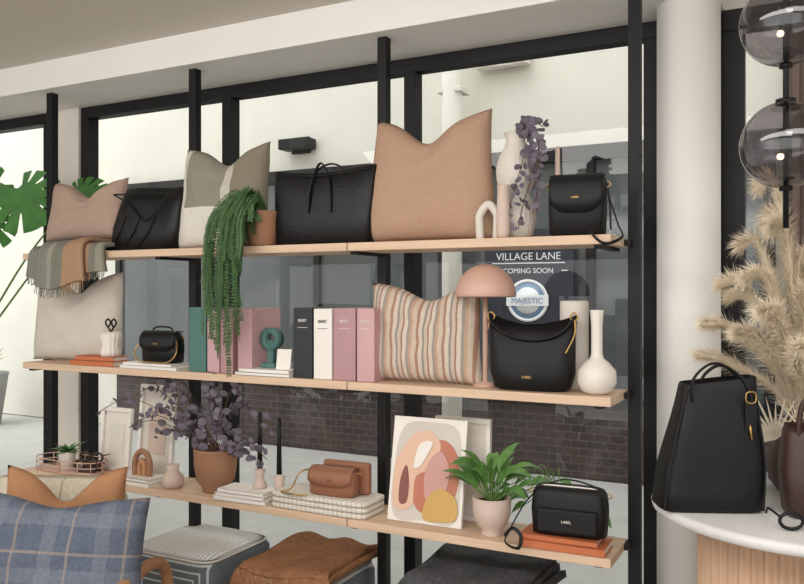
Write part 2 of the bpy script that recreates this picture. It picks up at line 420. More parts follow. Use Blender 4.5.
drapestrip('outer_fold',-.25,.22,[(0,2.68,ZT+.022),(0,2.6,ZT+.022),(0,2.51,ZT+.022),(0,2.478,ZT),(0,2.474,ZT-.07),(0,2.474,ZT-.11)],throw_f,th,fringe=throw_f,fl=.035)
drapestrip('inner_fold',-.16,.12,[(0,2.67,ZT+.046),(0,2.58,ZT+.046),(0,2.5,ZT+.046),(0,2.456,ZT+.01),(0,2.448,ZT-.09),(0,2.446,ZT-.15)],throw_f,th,t=.018,fringe=throw_f,fl=.04)
cushion('rose_beige_cushion',.5,.29,.12,rose_f,(-3.04,2.62,ZT+.06),(-.15,0,.05),chop=.07,e=.07,asym=.05)

t1=E('black_croc_tote_bag',(-2.62,2.6,ZT),(0,0,.06))
def slouch(v): 
    return Vector((v.x+v.z*.18,v.y+.008*math.sin(v.x*22)*v.z*4,v.z-.05*(v.x+.0)*v.z*4*.4))
loft('body',[(0,.15,.04),(.01,.18,.055),(.1,.186,.06),(.2,.172,.045),(.27,.16,.02),(.275,.155,.012),(.255,.15,.008)],blk_croc,t1,n=5,fn=slouch)
tube('piping',[(-.15,-.045,.25),(-.05,-.055,.2),(.05,-.066,.13),(.17,-.055,.24)],.004,blk_croc,t1)
tube('piping',[(-.15,-.045,.25),(.0,-.05,.245),(.17,-.04,.24)],.004,blk_croc,t1)
for k in range(3): tube('pleat',[(-.16+.08*k,-.06,.02),(-.1+.08*k,-.064,.08),(-.07+.08*k,-.06,.15)],.003,blk_croc,t1)

cushion('colour_block_cushion',.48,.44,.13,block_f,(-2.215,2.61,ZT),(-.1,0,.0),chop=.07,e=.05,asym=.08)

fe=E('hanging_fern_in_pot',(-1.955,2.56,ZT))
lathe('pot',[(0,0),(.045,0),(.052,.01),(.06,.07),(.066,.13),(.067,.138),(.06,.138),(.058,.12),(0,.12)],terracotta,fe)
lathe('soil',[(0,.12),(.057,.122),(0,.126)],soil,fe,caps=(False,False))
V=[];F=[]
for i in range(58):
    f=random.random(); hang=i<42
    ex=R(-.19,.01) if hang else R(-.17,.02)
    ey=R(-.17,-.12) if hang else R(-.13,.0)
    ez=.12-(.12+.6*f**.75*(1-abs((ex+.09)/.11)*.45)) if hang else R(.02,.12)
    top=R(.14,.22)
    pts=[(0,0,.12),(ex*.45,ey*.45,top),(ex*.85,ey*.95,.1 if hang else top*.8),(ex+R(-.01,.01),ey,(ez+.06)*.5 if hang else (ez+top)*.5),(ex+R(-.025,.03),ey+R(-.01,.01),ez)]
    C=crom(pts,10); tubegeo(V,F,[C[k] for k in range(0,len(C),5)],.0012,4,n=2)
    L=len(C)
    rnd=Vector((R(-1,1),-1,R(-.3,.3)))
    for k in range(4,L):
        t=(C[min(k+1,L-1)]-C[k-1]).normalized(); s=k/L
        sd=t.cross(rnd).normalized(); ll=.022*(1-.5*s)
        gap=(C[k]-C[k-1])
        for q in (0,.5):
            for g in (-1,1):
                dd=(sd*g+t*.3+Vector((R(-.2,.2),R(-.2,.2),0))).normalized()
                leaf(V,F,C[k-1]+gap*q,dd,rnd,ll*R(.8,1.2),.0075,.3,2,.1)
obj('fronds',V,F,fern_g,fe)

t2=E('black_leather_tote_bag',(-1.69,2.61,ZT),(0,0,.02))
loft('body',[(0,.195,.05),(.008,.21,.06),(.1,.216,.062),(.2,.222,.05),(.29,.228,.035),(.298,.226,.03),(.27,.22,.026)],blk_croc,t2,n=7,seg=64,fn=lambda v:Vector((v.x,v.y,v.z-.02*math.cos(v.x*6.8)*(v.z/.29)**3)))
for yy in (-.045,.03):
    tube('handle',[(-.045,yy-.016,.12),(-.04,yy-.014,.2),(-.03,yy,.27),(-.0,yy,.312),(.03,yy,.27),(.05,yy-.01,.2),(.055,yy-.016,.12)] if yy<0 else [(-.08,yy,.25),(-.06,yy,.3),(0,yy,.32),(.05,yy,.3),(.07,yy,.25)],.0075,blk_leather,t2,flat=.5)
tube('top_seam',[(-.218,-.04,.28),(-.1,-.05,.268),(0,-.052,.263),(.1,-.05,.268),(.218,-.04,.28)],.0022,blk_leather,t2)

cushion('peach_linen_cushion',.57,.475,.15,peach_f,(-1.265,2.62,ZT),(-.1,0,.0),chop=.085,e=.06,asym=-.05,tap=.82)

ar=E('white_arch_ornament',(-1.0,2.55,ZT))
pts=[(-.03,0,.0),(-.032,0,.05),(-.03,0,.085),(0,0,.118),(.03,0,.085),(.032,0,.05),(.03,0,.0)]
tube('arch',pts,.014,ceramic_matte,ar,seg=12)
lathe('blush_vase',[(0,0),(.02,0),(.024,.02),(.022,.1),(.02,.17),(.022,.178),(.017,.178),(.016,.1),(0,.02)],blush_cer,None,(-.94,2.535,ZT))
wv=E('white_vase_with_eucalyptus',(-.93,2.63,ZT))
lathe('vase',[(0,0),(.045,0),(.06,.02),(.07,.07),(.066,.12),(.048,.155),(.046,.165),(.064,.2),(.068,.24),(.058,.285),(.038,.32),(.032,.34),(.04,.37),(.034,.37),(.028,.34),(0,.31)],ceramic_matte,wv,rib=.015,ribn=24,seg=96)
def euc(parent,paths,nleaf,lr,m=euc_m,spread=.03,name='eucalyptus_leaves'):
    V=[];F=[];V2=[];F2=[]
    for pts in paths:
        tubegeo(V2,F2,pts,.0018,5,n=5)
        C=crom(pts,12)
        for k in range(nleaf):
            s=.25+.75*k/nleaf; c=C[min(int(s*len(C)),len(C)-1)]
            o=Vector((R(-1,1),R(-1,1),R(-1,1))).normalized()
            disc(V,F,c+o*spread*R(.4,1),Vector((R(-1,1),-1+R(-.6,.6),R(-1,1))),lr*R(.6,1.1)*(1.1-.4*s))
    obj(name,V,F,m,parent); obj('stems',V2,F2,stem_m,parent)
euc(wv,[[(0,0,.36),(.02,-.02,.39),(.06,-.05,.35),(.05,-.08,.25),(.02,-.09,.14),(.0,-.09,.06)],
        [(0,0,.36),(.03,-.02,.4),(.08,-.03,.37),(.1,-.06,.29),(.09,-.08,.16)],
        [(0,0,.36),(.01,0,.39),(.06,0,.4),(.1,-.01,.38)],
        [(0,0,.36),(.05,-.03,.38),(.1,-.06,.32),(.11,-.08,.2),(.09,-.09,.08)],
        [(0,0,.36),(.04,-.03,.37),(.09,-.06,.26),(.06,-.09,.12),(.04,-.09,.03)]],20,.02)
cs=E('tall_timber_candlestick',(-.785,2.64,ZT)); lathe('holder',[(0,0),(.03,0),(.03,.008),(.012,.02),(.01,.09),(.016,.1),(.012,.11),(0,.11)],wood_m,cs); lathe('candle',[(.01,.11),(.008,.31),(0,.315)],blush_cer,cs)

def camera_bag(name,loc,rz,w,h,d,m,flap=False,strap=None,zip_m=None):
    e=E(name,loc,(0,0,rz))
    loft('body',[(0,w*.42,d*.4),(.006,w*.48,d*.5),(h*.5,w*.5,d*.52),(h*.86,w*.48,d*.5),(h*.96,w*.44,d*.42),(h,w*.38,d*.3)],m,e,n=4.5)
    if flap:
        V=[];F=[];n=20;yo=-d*.5-.006
        for i in range(n+1):
            u=-1+2*i/n; x=u*w*.46
            zb=h*(.38+.0*u)+h*.18*abs(u)**4
            for (y,z) in ((d*.3,h+.004),(-d*.2,h+.008),(-d*.44,h*.97),(yo,h*.85),(yo-.003,(h*.85+zb)/2),(yo-.002,zb)): V.append((x*(1 if z>h*.5 else .97),y,z))
        for i in range(n):
            for k in range(5): F.append((i*6+k,i*6+k+1,(i+1)*6+k+1,(i+1)*6+k))
        o=obj('flap',V,F,m,e); md=o.modifiers.new('s','SOLIDIFY'); md.thickness=.004
        text('LABEL',.009,(0,yo-.008,h*.62),gold,e)
    else:
        z=zip_m or gold
        tube('zip',[(-w*.46,-d*.1,h*.82),(-w*.36,-d*.16,h*.985),(0,-d*.18,h*1.01),(w*.36,-d*.16,h*.985),(w*.46,-d*.1,h*.82)],.003,z,e)
        box('front_pocket',(w*.78,.02,h*.5),(0,-d*.52,h*.34),m,.009,e,seg=3)
        text('LABEL',.012,(0,-d*.52-.013,h*.32),ceramic,e)
    for s in (-1,1): tube('ring',[(s*w*.5,-.0,h*.8),(s*(w*.5+.012),0,h*.86),(s*w*.5,0,h*.92)],.0022,gold,e)
    if strap: 
        for st in strap: tube('strap',st,.006,m,e,flat=.4,n=10)
    return e
camera_bag('black_crossbody_bag',(-.70,2.58,ZT),.12,.185,.195,.09,blk_leather,flap=True,
  strap=[[(.085,-.01,.17),(.11,-.03,.1),(.135,-.07,.03),(.15,-.1,-.01),(.1,-.115,-.03),(.06,-.1,.0),(.05,-.08,.03)],[(-.06,.02,.185),(0,.02,.2),(.08,.01,.19),(.1,.0,.12),(.105,-.0,.02)]])

# ---------------------------------------------------------------- MIDDLE SHELF
cushion('cream_linen_cushion',.6,.42,.13,cream_f,(-3.11,2.635,ZM),(-.06,0,.0),chop=.08,e=.05,asym=.0)
def books(name,loc,rz,lst):
    e=E(name,loc,(0,0,rz)); z=0
    for (w,d,h,m,off) in lst:
        box('cover_bottom',(w,d,.003),(off,0,z+.0015),m,.0008,e); box('cover_top',(w,d,.003),(off,0,z+h-.0015),m,.0008,e)
        box('spine',(w,.003,h),(off,-d/2+.0015,z+h/2),m,.0008,e); box('pages',(w-.008,d-.01,h-.006),(off,.002,z+h/2),paper,0,e)
        z+=h
    return e
books('orange_book_stack',(-2.87,2.56,ZM),.03,[(.26,.1,.022,orange_b,0),(.23,.09,.02,orange_b,.01)])
sc=E('white_ribbed_cup_with_scissors',(-2.80,2.56,ZM+.042))
lathe('cup',[(0,0),(.04,0),(.045,.02),(.035,.05),(.046,.08),(.042,.11),(.036,.11),(.034,.06),(0,.02)],ceramic,sc,rib=.03,ribn=14,seg=84)
for s in (-1,1):
    tube('scissor_loop',[(s*.018-.015,0,.15),(s*.018,0,.165),(s*.018+.015,0,.15),(s*.018,0,.13)],.004,black_m,sc,cyc=True); tube('scissor_blade',[(s*.018,0,.13),(0,0,.1),(-s*.01,0,.03)],.004,black_m,sc)
books('pale_book_stack',(-2.52,2.56,ZM),-.02,[(.33,.12,.014,pbox_w,0),(.28,.11,.012,pbox_w,-.01)])
cb=camera_bag('small_black_chain_bag',(-2.49,2.56,ZM+.026),.05,.2,.13,.07,blk_croc,flap=True)
tube('chain_strap',[(-.09,-.02,.1),(-.11,-.05,.05),(-.08,-.06,.012),(0,-.062,.006),(.08,-.06,.01),(.115,-.05,.05),(.09,-.02,.1)],.003,gold,cb)
tube('top_handle',[(-.06,0,.12),(-.04,0,.15),(.04,0,.15),(.06,0,.12)],.004,blk_leather,cb)
def boxfiles(name,lst):
    e=E(name,(0,0,ZM))
    for x0,x1,h,m,lab in lst:
        w=x1-x0
        box('file',(w-.004,.19,h),((x0+x1)/2,2.62,h/2),m,.003,e)
        if lab: text('BABY',.016,((x0+x1)/2,2.523,h*.8),lab,e); box('label_line',(w*.5,.002,.0015),((x0+x1)/2,2.524,h*.72),lab,0,e)
    return e
boxfiles('teal_and_pink_box_files',[(-2.315,-2.22,.265,teal_m,None),(-2.217,-2.15,.255,pink_m,None),(-2.147,-2.08,.262,mauve_m,None),(-2.06,-1.985,.262,pink_m,None)])
boxfiles('row_of_keepsake_box_files',[(-1.79,-1.70,.268,pbox_b,pbox_w),(-1.697,-1.612,.265,pbox_w,pbox_b),(-1.609,-1.51,.268,mauve_m,pbox_w),(-1.507,-1.43,.268,pink_m,pbox_w)])
tp=E('teal_tape_dispenser',(-1.93,2.58,ZM+.027)); box('base',(.07,.06,.02),(0,0,.01),teal_m,.004,tp)
box('stand',(.03,.03,.1),(0,0,.06),teal_m,.004,tp); lathe('roll',[(.02,-.02),(.045,-.02),(.045,.02),(.02,.02),(.02,-.02)],teal_m,tp,(0,0,.115),(math.pi/2,0,0),caps=(False,False))
books('white_catalogue_stack',(-1.92,2.56,ZM),.0,[(.26,.12,.014,pbox_w,0),(.24,.11,.013,pbox_w,.005)])
cd=E('white_card_display',(-1.84,2.53,ZM+.027),(-.2,0,.2)); box('card',(.06,.003,.08),(0,0,.04),pbox_w,.0008,cd); box('foot',(.05,.03,.004),(0,.012,.002),pbox_w,.0008,cd)

cushion('striped_cushion',.48,.365,.12,stripe_f,(-1.275,2.60,ZM),(-.08,0,-.02),chop=.05,e=.06,asym=.1)
ml=E('blush_mushroom_lamp',(-1.03,2.60,ZM))
lathe('base',[(0,0),(.045,0),(.045,.008),(.02,.014),(.009,.02),(.009,.36),(0,.36)],lampmat,ml)
dm=[(.0,.425)]+[(.106*math.sin(a),.315+.11*math.cos(a)) for a in [i*math.pi/2/12 for i in range(1,13)]]
dm+=[(.102,.31)]+[(.1*math.sin(a),.315+.104*math.cos(a)) for a in [i*math.pi/2/12 for i in range(12,-1,-1)]]
lathe('dome_shade',dm,lampmat,ml,seg=48,caps=(False,False))
lathe('bulb',[(0,.33),(.02,.335),(.025,.36),(0,.38)],ceramic,ml)

hb=E('black_slouchy_handbag',(-.855,2.585,ZM),(0,0,.05))
def sag(v):
    k=max(0,v.z/.235); return Vector((v.x,v.y+.008*math.sin(v.x*30+v.z*18)*k,v.z-.026*k**3*(1-(v.x/.155)**2)))
loft('body',[(0,.105,.045),(.01,.128,.062),(.06,.142,.07),(.13,.142,.06),(.19,.142,.04),(.255,.15,.02),(.25,.142,.012),(.21,.13,.008)],blk_leather,hb,n=3.2,fn=sag,seg=64)
for s in (-1,1): tube('ring',[(s*.142-.012,-.01,.245),(s*.142,-.01,.26),(s*.142+.012,-.01,.245),(s*.142,-.01,.23)],.003,gold,hb,cyc=True)
tube('short_handle',[(-.145,-.012,.253),(-.13,-.03,.22),(-.06,-.05,.18),(.03,-.055,.17),(.1,-.045,.19),(.135,-.02,.23),(.145,-.012,.25)],.008,blk_leather,hb,flat=.6)
tube('chain',[(.143,-.01,.245),(.148,-.03,.19),(.125,-.06,.13)],.003,gold,hb); tube('chain',[(-.143,-.01,.245),(-.148,-.03,.2)],.003,gold,hb)
text('LABEL',.012,(0,-.073,.045),gold,hb)
lathe('white_gourd_vase',[(0,0),(.03,0),(.05,.012),(.062,.04),(.06,.075),(.04,.1),(.022,.115),(.018,.13),(.018,.17),(.018,.22),(.021,.262),(.022,.27),(.016,.27),(.013,.2),(0,.13)],ceramic,None,(-.635,2.57,ZM),seg=48)
lathe('frosted_cylinder_vase',[(0,0),(.045,0),(.048,.01),(.048,.29),(.046,.298),(.04,.298),(.04,.02),(0,.02)],ceramic_matte,None,(-.74,2.685,ZM),seg=48)

# ---------------------------------------------------------------- BOTTOM SHELF
tr=E('oval_wire_tray',(-3.10,2.6,ZB))
loft('base',[(0.0,.2,.075),(.006,.205,.08)],lampmat,tr,n=3)
for zz in (.03,.055): tube('rail',[(.2*math.copysign(abs(math.cos(a))**.7,math.cos(a)),.078*math.copysign(abs(math.sin(a))**.7,math.sin(a)),zz) for a in [i*math.pi/10 for i in range(20)]],.0025,lampmat,tr,cyc=True,n=3)
for i in range(12):
    a=i*math.pi/6; x=.2*math.copysign(abs(math.cos(a))**.7,math.cos(a)); y=.078*math.copysign(abs(math.sin(a))**.7,math.sin(a))
    tube('rail_post',[(x,y,0),(x,y,.055)],.002,lampmat,tr,n=1)
pc=E('small_plant_in_white_cup',(-3.09,2.57,ZB+.007)); lathe('cup',[(0,0),(.03,0),(.036,.07),(.037,.085),(.032,.085),(.03,.02),(0,.02)],ceramic,pc)
V=[];F=[]
for i in range(26):
    a=R(0,6.28); leaf(V,F,(0,0,.07),(math.cos(a),math.sin(a),R(.4,1.6)),(0,0,1),R(.06,.12),.024,1,3)
obj('leaves',V,F,mon_g,pc)
gl=E('dark_sunglasses_display',(-2.96,2.56,ZB+.007),(0,0,.2))
for k in range(2):
    for s in (-1,1): tube('rim',[(s*.034+.026*math.cos(a),k*.04,.035+k*.03+.02*math.sin(a)) for a in [i*math.pi/4 for i in range(8)]],.005,brown_leather,gl,cyc=True,n=3); tube('temple',[(s*.06,k*.04,.045+k*.03),(s*.062,.05+k*.04,.04+k*.03)],.003,brown_leather,gl,n=1)
    tube('bridge',[(-.01,k*.04,.042+k*.03),(.01,k*.04,.042+k*.03)],.003,brown_leather,gl,n=1)
    box('riser',(.09,.02,.03*k+.015),(0,k*.04+.01,(.03*k+.015)/2),brown_leather,.003,gl)
def frame(name,loc,rot,w,h,fm,im):
    e=E(name,loc,rot); t=.018
    box('backing',(w-.01,.006,h-.01),(0,.008,h/2),im,0,e)
    box('edge_top',(w,.02,t),(0,0,h-t/2),fm,.002,e); box('edge_bottom',(w,.02,t),(0,0,t/2),fm,.002,e)
    box('edge_left',(t,.02,h-2*t),(-w/2+t/2,0,h/2),fm,.002,e); box('edge_right',(t,.02,h-2*t),(w/2-t/2,0,h/2),fm,.002,e)
    return e
f1=frame('cream_picture_frame',(-2.65,2.67,ZB),(-.08,0,.0),.21,.41,pbox_w,ceramic_matte); box('print',(.1,.003,.2),(0,.003,.2),blush_cer,0,f1)
f2=frame('small_picture_frame',(-2.91,2.68,ZB),(-.08,0,0),.19,.29,pbox_w,ceramic); box('print',(.09,.003,.14),(0,.003,.145),paper,0,f2)
ao=E('timber_arch_ornament',(-2.62,2.57,ZB+.03))
tube('outer_arch',[(-.042,0,0),(-.044,0,.05),(-.03,0,.09),(0,0,.105),(.03,0,.09),(.044,0,.05),(.042,0,0)],.013,terracotta,ao); tube('inner_arch',[(-.014,0,0),(-.014,0,.045),(0,0,.065),(.014,0,.045),(.014,0,0)],.013,wood_m,ao)
books('white_book_pile',(-2.66,2.57,ZB),.0,[(.28,.13,.016,pbox_w,0),(.26,.12,.014,pbox_w,0)])
lathe('small_blush_vase',[(0,0),(.03,0),(.048,.02),(.044,.05),(.024,.075),(.028,.1),(.022,.1),(.018,.075),(0,.05)],blush_cer,None,(-2.43,2.555,ZB))
ep=E('eucalyptus_in_terracotta_pot',(-2.235,2.60,ZB))
lathe('pot',[(0,0),(.05,0),(.055,.01),(.055,.02),(.078,.05),(.088,.11),(.09,.17),(.09,.18),(.082,.18),(.08,.12),(0,.1)],terracotta,ep)
lathe('soil',[(0,.14),(.08,.142),(0,.148)],soil,ep,caps=(False,False))
paths=[]
for i in range(26):
    a=R(-1,1); ex=a*.56 if a<0 else a*.38; ey=R(-.22,.06)
    h=R(.14,.44)-abs(a)*.13
    paths.append([(0,0,.14),(ex*.3,ey*.3,.14+h*.5),(ex*.7,ey*.7,.14+h*.85),(ex,ey,.13+h*(.95-.35*abs(a)))])
euc(ep,paths,13,.022,spread=.026)
for k,x in enumerate((-1.99,-1.895)):
    c=E('black_candle_in_holder',(x,2.58,ZB+(.045 if k==0 else .0)*1)); H=.0 if k==0 else .03
    lathe('holder',[(0,0),(.026,0),(.03,.01),(.018,.03),(.016,.045),(.024,.07+H),(.013,.08+H),(0,.08+H)],blush_cer,c); lathe('candle',[(.011,.08+H),(.007,.3+H),(0,.303+H)],black_m,c)
books('white_magazine_stack',(-2.03,2.555,ZB),.03,[(.25,.12,.017,pbox_w,0),(.235,.12,.014,pbox_w,.0),(.22,.11,.014,pbox_w,.0)])
cl=E('folded_striped_cloth',(-1.675,2.59,ZB),(0,0,0))
for k in range(3): loft('fold',[(k*.021,.205,.08),(k*.021+.003,.215,.088),(k*.021+.017,.215,.088),(k*.021+.02,.205,.08)],cloth_f,cl,n=8)
tb=camera_bag('tan_clutch_bag',(-1.63,2.57,ZB+.062),.05,.2,.1,.075,tan_leather,flap=True)
tube('chain_strap',[(-.1,0,.09),(-.13,-.04,.08),(-.16,-.05,.02),(-.2,-.06,.005),(-.15,-.075,.004),(-.08,-.07,.004)],.003,gold,tb)
box('second_pouch',(.2,.03,.12),(.03,.045,.062),tan_leather,.012,tb,seg=3)

aw=E('abstract_art_print',(-1.255,2.575,ZB),(-.17,0,.02))
box('canvas',(.29,.018,.375),(0,0,.1875),pbox_w,.002,aw)
ac={n:mat('art_'+n,c,.8,var=.03) for n,c in dict(peach=(222,184,160),rust=(188,120,98),mustard=(200,162,96),rose=(200,154,146),grey=(206,198,188),maroon=(136,86,78)).items()}
blob('shape_grey',[(-.12,.02),(-.13,.2),(-.1,.34),(0,.36),(.11,.34),(.13,.2),(.12,.02),(0,.012)],-.0105,.001,ac['grey'],aw)
blob('shape_rust',[(-.03,.05),(-.05,.16),(-.02,.26),(.06,.3),(.12,.24),(.12,.12),(.07,.04)],-.0120,.001,ac['rust'],aw)
blob('shape_peach',[(-.12,.05),(-.125,.2),(-.07,.3),(0,.33),(.05,.28),(.02,.2),(-.04,.16),(-.05,.06)],-.0135,.001,ac['peach'],aw)
blob('shape_rose',[(.0,.1),(.0,.2),(.05,.26),(.09,.2),(.08,.12),(.04,.07)],-.0150,.001,ac['rose'],aw)
blob('shape_mustard',[(0,.02),(.01,.09),(.06,.13),(.12,.1),(.125,.03),(.06,.015)],-.0165,.001,ac['mustard'],aw)
blob('shape_maroon',[(-.1,.07),(-.1,.15),(-.08,.2),(-.065,.14),(-.07,.07)],-.0150,.001,ac['maroon'],aw)
blob('shape_white',[(-.05,.2),(-.03,.28),(.02,.29),(.0,.24),(-.025,.2)],-.0180,.001,pbox_w,aw)
frame('white_frame',(-1.16,2.69,ZB),(-.05,0,0),.22,.37,pbox_w,ceramic)

pl=E('peace_lily_in_blush_pot',(-.995,2.57,ZB))
lathe('pot',[(0,0),(.035,0),(.038,.006),(.034,.02),(.05,.035),(.064,.07),(.066,.13),(.06,.13),(.058,.08),(0,.07)],blush_cer,pl); lathe('soil',[(0,.11),(.059,.112),(0,.115)],soil,pl,caps=(False,False))
V=[];F=[];V2=[];F2=[]
for i in range(26):
    a=R(0,6.28); out=R(.3,.9); h=R(.03,.1)
    dx,dy=math.cos(a)*out,math.sin(a)*out*.6
    b0=Vector((dx*.09,dy*.09,.12+h)); tubegeo(V2,F2,[(0,0,.11),(dx*.04,dy*.04,.11+h*.5),b0],.0022,5,n=3)
    leaf(V,F,b0,(dx,dy,.75),(0,-.3,1),R(.1,.14),R(.036,.048),R(1,2.2),6,.25,.75)
obj('leaves',V,F,leaf_g,pl); obj('stems',V2,F2,stem_g,pl)
pt=E('trailing_pothos_plant',(-.80,2.685,ZB)); lathe('pot',[(0,0),(.04,0),(.045,.08),(.046,.09),(.04,.09),(0,.07)],ceramic,pt)
V=[];F=[];V2=[];F2=[]
for i in range(22):
    ex=R(-.19,.17); ey=R(-.08,.0); ez=R(.1,.2); e_=Vector((ex,ey,ez))
    tubegeo(V2,F2,[(0,0,.08),(ex*.5,ey*.5,ez+.03),e_],.0016,5,n=4); leaf(V,F,e_,(math.copysign(1,ex),-.4,R(-.4,.5)),(0,-.5,1),R(.05,.08),R(.03,.04),1.2,5,.2,.7)
obj('leaves',V,F,leaf_g,pt); obj('stems',V2,F2,stem_g,pt)
books('orange_hardcover_books',(-.735,2.56,ZB),.03,[(.28,.13,.026,orange_b,0),(.25,.12,.018,orange_b,-.01)])
camera_bag('black_camera_bag',(-.72,2.56,ZB+.044),.08,.245,.155,.1,blk_leather,zip_m=ceramic,
  strap=[[(-.12,-.01,.12),(-.15,-.03,.08),(-.19,-.05,.0),(-.2,-.06,-.035),(-.15,-.09,-.04),(-.14,-.09,-.0),(-.17,-.08,.02),(-.2,-.07,-.01)],[(-.12,0,.13),(-.02,.02,.17),(.1,.0,.15),(.125,-.02,.1)]])

# ---------------------------------------------------------------- poufs under shelf
def pouf(name,loc,w,d,h):
    e=E(name,loc)
    secs=[(0.0,w/2-.03,d/2-.03),(.03,w/2-.005,d/2-.005),(h*.5,w/2,d/2),(h-.05,w/2-.002,d/2-.002),(h-.02,w/2-.018,d/2-.018)]
    loft('body',secs,pouf_f,e,n=7,seg=64)
    loft('top_pad',[(h-.022,w/2-.016,d/2-.016),(h-.006,w/2-.045,d/2-.045),(h,w/2-.09,d/2-.09)],pouf_top,e,n=5,seg=64)
    tube('piping',[( (w/2-.014)*math.copysign(abs(math.cos(a))**.3,math.cos(a)),(d/2-.014)*math.copysign(abs(math.sin(a))**.3,math.sin(a)),h-.024) for a in [i*math.pi/16 for i in range(32)]],.005,ceramic_matte,e,cyc=True,n=2)
    return e
pouf('woven_pouf',(-2.34,2.63,0),.47,.44,.455)
pouf('woven_pouf',(-1.80,2.63,0),.45,.42,.44)
pouf('woven_pouf',(-1.05,2.63,0),.46,.42,.47)
bl=E('rust_throw_blanket',(-1.77,2.63,0))
drapestrip('lower_layer',-.2,.22,[(0,.2,.452),(0,.05,.455),(0,-.1,.452),(0,-.2,.448),(0,-.225,.42),(0,-.23,.385)],rustthrow,bl,wave=.012,t=.02,fringe=fringe_m,fl=.055,sp=.007,slope=.03)
drapestrip('upper_layer',-.17,.2,[(0,.18,.474),(0,.05,.478),(0,-.1,.474),(0,-.19,.468),(0,-.215,.452)],rustthrow,bl,wave=.014,t=.02,fringe=fringe_m,fl=.05,sp=.007,slope=.015)
bl2=E('charcoal_throw_blanket',(-1.05,2.63,0))
drapestrip('lower_layer',-.24,.24,[(0,.2,.482),(0,.05,.485),(0,-.1,.482),(0,-.2,.478),(0,-.232,.44),(0,-.238,.38)],greythrow,bl2,wave=.012,t=.024,fringe=greythrow,fl=.06,sp=.007,slope=.03)
drapestrip('middle_layer',-.22,.22,[(0,.19,.508),(0,.05,.511),(0,-.1,.508),(0,-.19,.503),(0,-.225,.47)],greythrow,bl2,wave=.012,t=.024,fringe=greythrow,fl=.05,sp=.007,slope=.02)
drapestrip('upper_layer',-.2,.21,[(0,.18,.534),(0,.05,.537),(0,-.1,.534),(0,-.18,.528),(0,-.21,.508)],greythrow,bl2,wave=.014,t=.024,fringe=greythrow,fl=.04,sp=.007,slope=.015)

# ---------------------------------------------------------------- armchair
ac_=E('upholstered_armchair',(-2.29,1.72,0),(0,0,.42))
loft('seat_cushion',[(.3,.3,.3),(.32,.325,.32),(.42,.33,.325),(.45,.3,.3)],grid_f,ac_,n=6)
loft('back_cushion',[(-.04,.24,.05),(-.02,.26,.07),(.34,.255,.075),(.4,.23,.06),(.415,.19,.03)],grid_f,ac_,(-.05,.27,.42),(-.18,0,0),n=5)
for s in (-1,1):
    tube('arm_rail',[(s*.38,.3,.3),(s*.385,.27,.5),(s*.39,.14,.585),(s*.39,-.1,.6),(s*.385,-.28,.58),(s*.38,-.35,.48),(s*.38,-.36,.2),(s*.38,-.37,0)],.02,wood_m,ac_,seg=12)
    tube('back_leg',[(s*.37,.3,.34),(s*.38,.34,0)],.018,wood_m,ac_,seg=12)
    tube('side_rail',[(s*.37,.32,.3),(s*.37,-.35,.3)],.016,wood_m,ac_,n=1)
tube('front_rail',[(-.37,-.34,.3),(.37,-.34,.3)],.016,wood_m,ac_,n=1); tube('back_rail',[(-.37,.32,.3),(.37,.32,.3)],.016,wood_m,ac_,n=1)
cushion('rust_linen_cushion',.46,.45,.12,rust_f,(-2.28,1.855,.455),(-.16,0,.42),chop=.1,e=.06)
cushion('blue_plaid_cushion',.62,.42,.14,plaid_f,(-2.12,1.665,.452),(-.22,.05,.46),chop=.03,e=.05)

# ---------------------------------------------------------------- round table, bags, pampas
TX,TY,TZ=-.03,2.52,.905
rt=E('round_fluted_table',(TX,TY,0))
lathe('marble_top',[(0,TZ-.035),(.4,TZ-.035),(.416,TZ-.028),(.42,TZ-.015),(.416,TZ-.004),(.408,TZ),(0,TZ)],marble,rt,seg=96,caps=(False,False))
lathe('fluted_drum',[(.285,0),(.285,TZ-.036)],flute_m,rt,seg=400,rib=.022,ribn=50)
tg=E('black_leather_tote',(-.28,2.35,TZ),(0,0,.42))
def tf(v): return Vector((v.x+v.z*.09,v.y+.006*math.sin(v.z*24+v.x*12)*(v.z>.01),v.z+.02*math.sin(v.x*9)*v.z*2))
loft('body',[(0,.125,.06),(.008,.138,.072),(.06,.136,.072),(.12,.132,.07),(.19,.122,.062),(.25,.113,.055),(.3,.105,.046),(.35,.098,.038),(.355,.095,.035),(.32,.09,.03)],blk_leather,tg,n=6,seg=64,fn=tf)
tube('handle_strap',[(-.05,-.05,.3),(-.045,-.045,.36),(.01,-.03,.4),(.07,-.03,.375),(.1,-.04,.33),(.11,-.055,.27)],.009,blk_leather,tg,flat=.4)
tube('handle_strap',[(-.01,.05,.3),(.01,.045,.36),(.05,.03,.39),(.09,.03,.36),(.1,.04,.3)],.009,blk_leather,tg,flat=.4)
box('side_tab',(.03,.006,.09),(.1,-.062,.26),blk_leather,.003,tg); tube('buckle',[(.088,-.066,.3),(.11,-.066,.3),(.11,-.066,.325),(.088,-.066,.325)],.002,gold,tg,cyc=True,n=3)
tube('clasp',[(.095,-.068,.24),(.1,-.07,.2)],.003,gold,tg,n=2)
tube('edge_seam',[(-.13,-.07,.01),(-.11,-.068,.14),(-.08,-.052,.26),(-.06,-.042,.33)],.003,blk_leather,tg); tube('edge_seam',[(.13,-.07,.01),(.135,-.068,.14),(.125,-.052,.26),(.12,-.042,.33)],.003,blk_leather,tg)
bb=E('brown_leather_bucket_bag',(.01,2.41,TZ),(0,0,.2))
loft('body',[(0,.09,.07),(.01,.1,.08),(.12,.11,.08),(.22,.1,.05),(.24,.095,.04),(.22,.09,.035)],brown_leather,bb,n=4)
tube('handle',[(-.07,-.04,.2),(-.06,-.05,.3),(0,-.05,.34),(.06,-.05,.3),(.07,-.04,.2)],.007,brown_leather,bb)
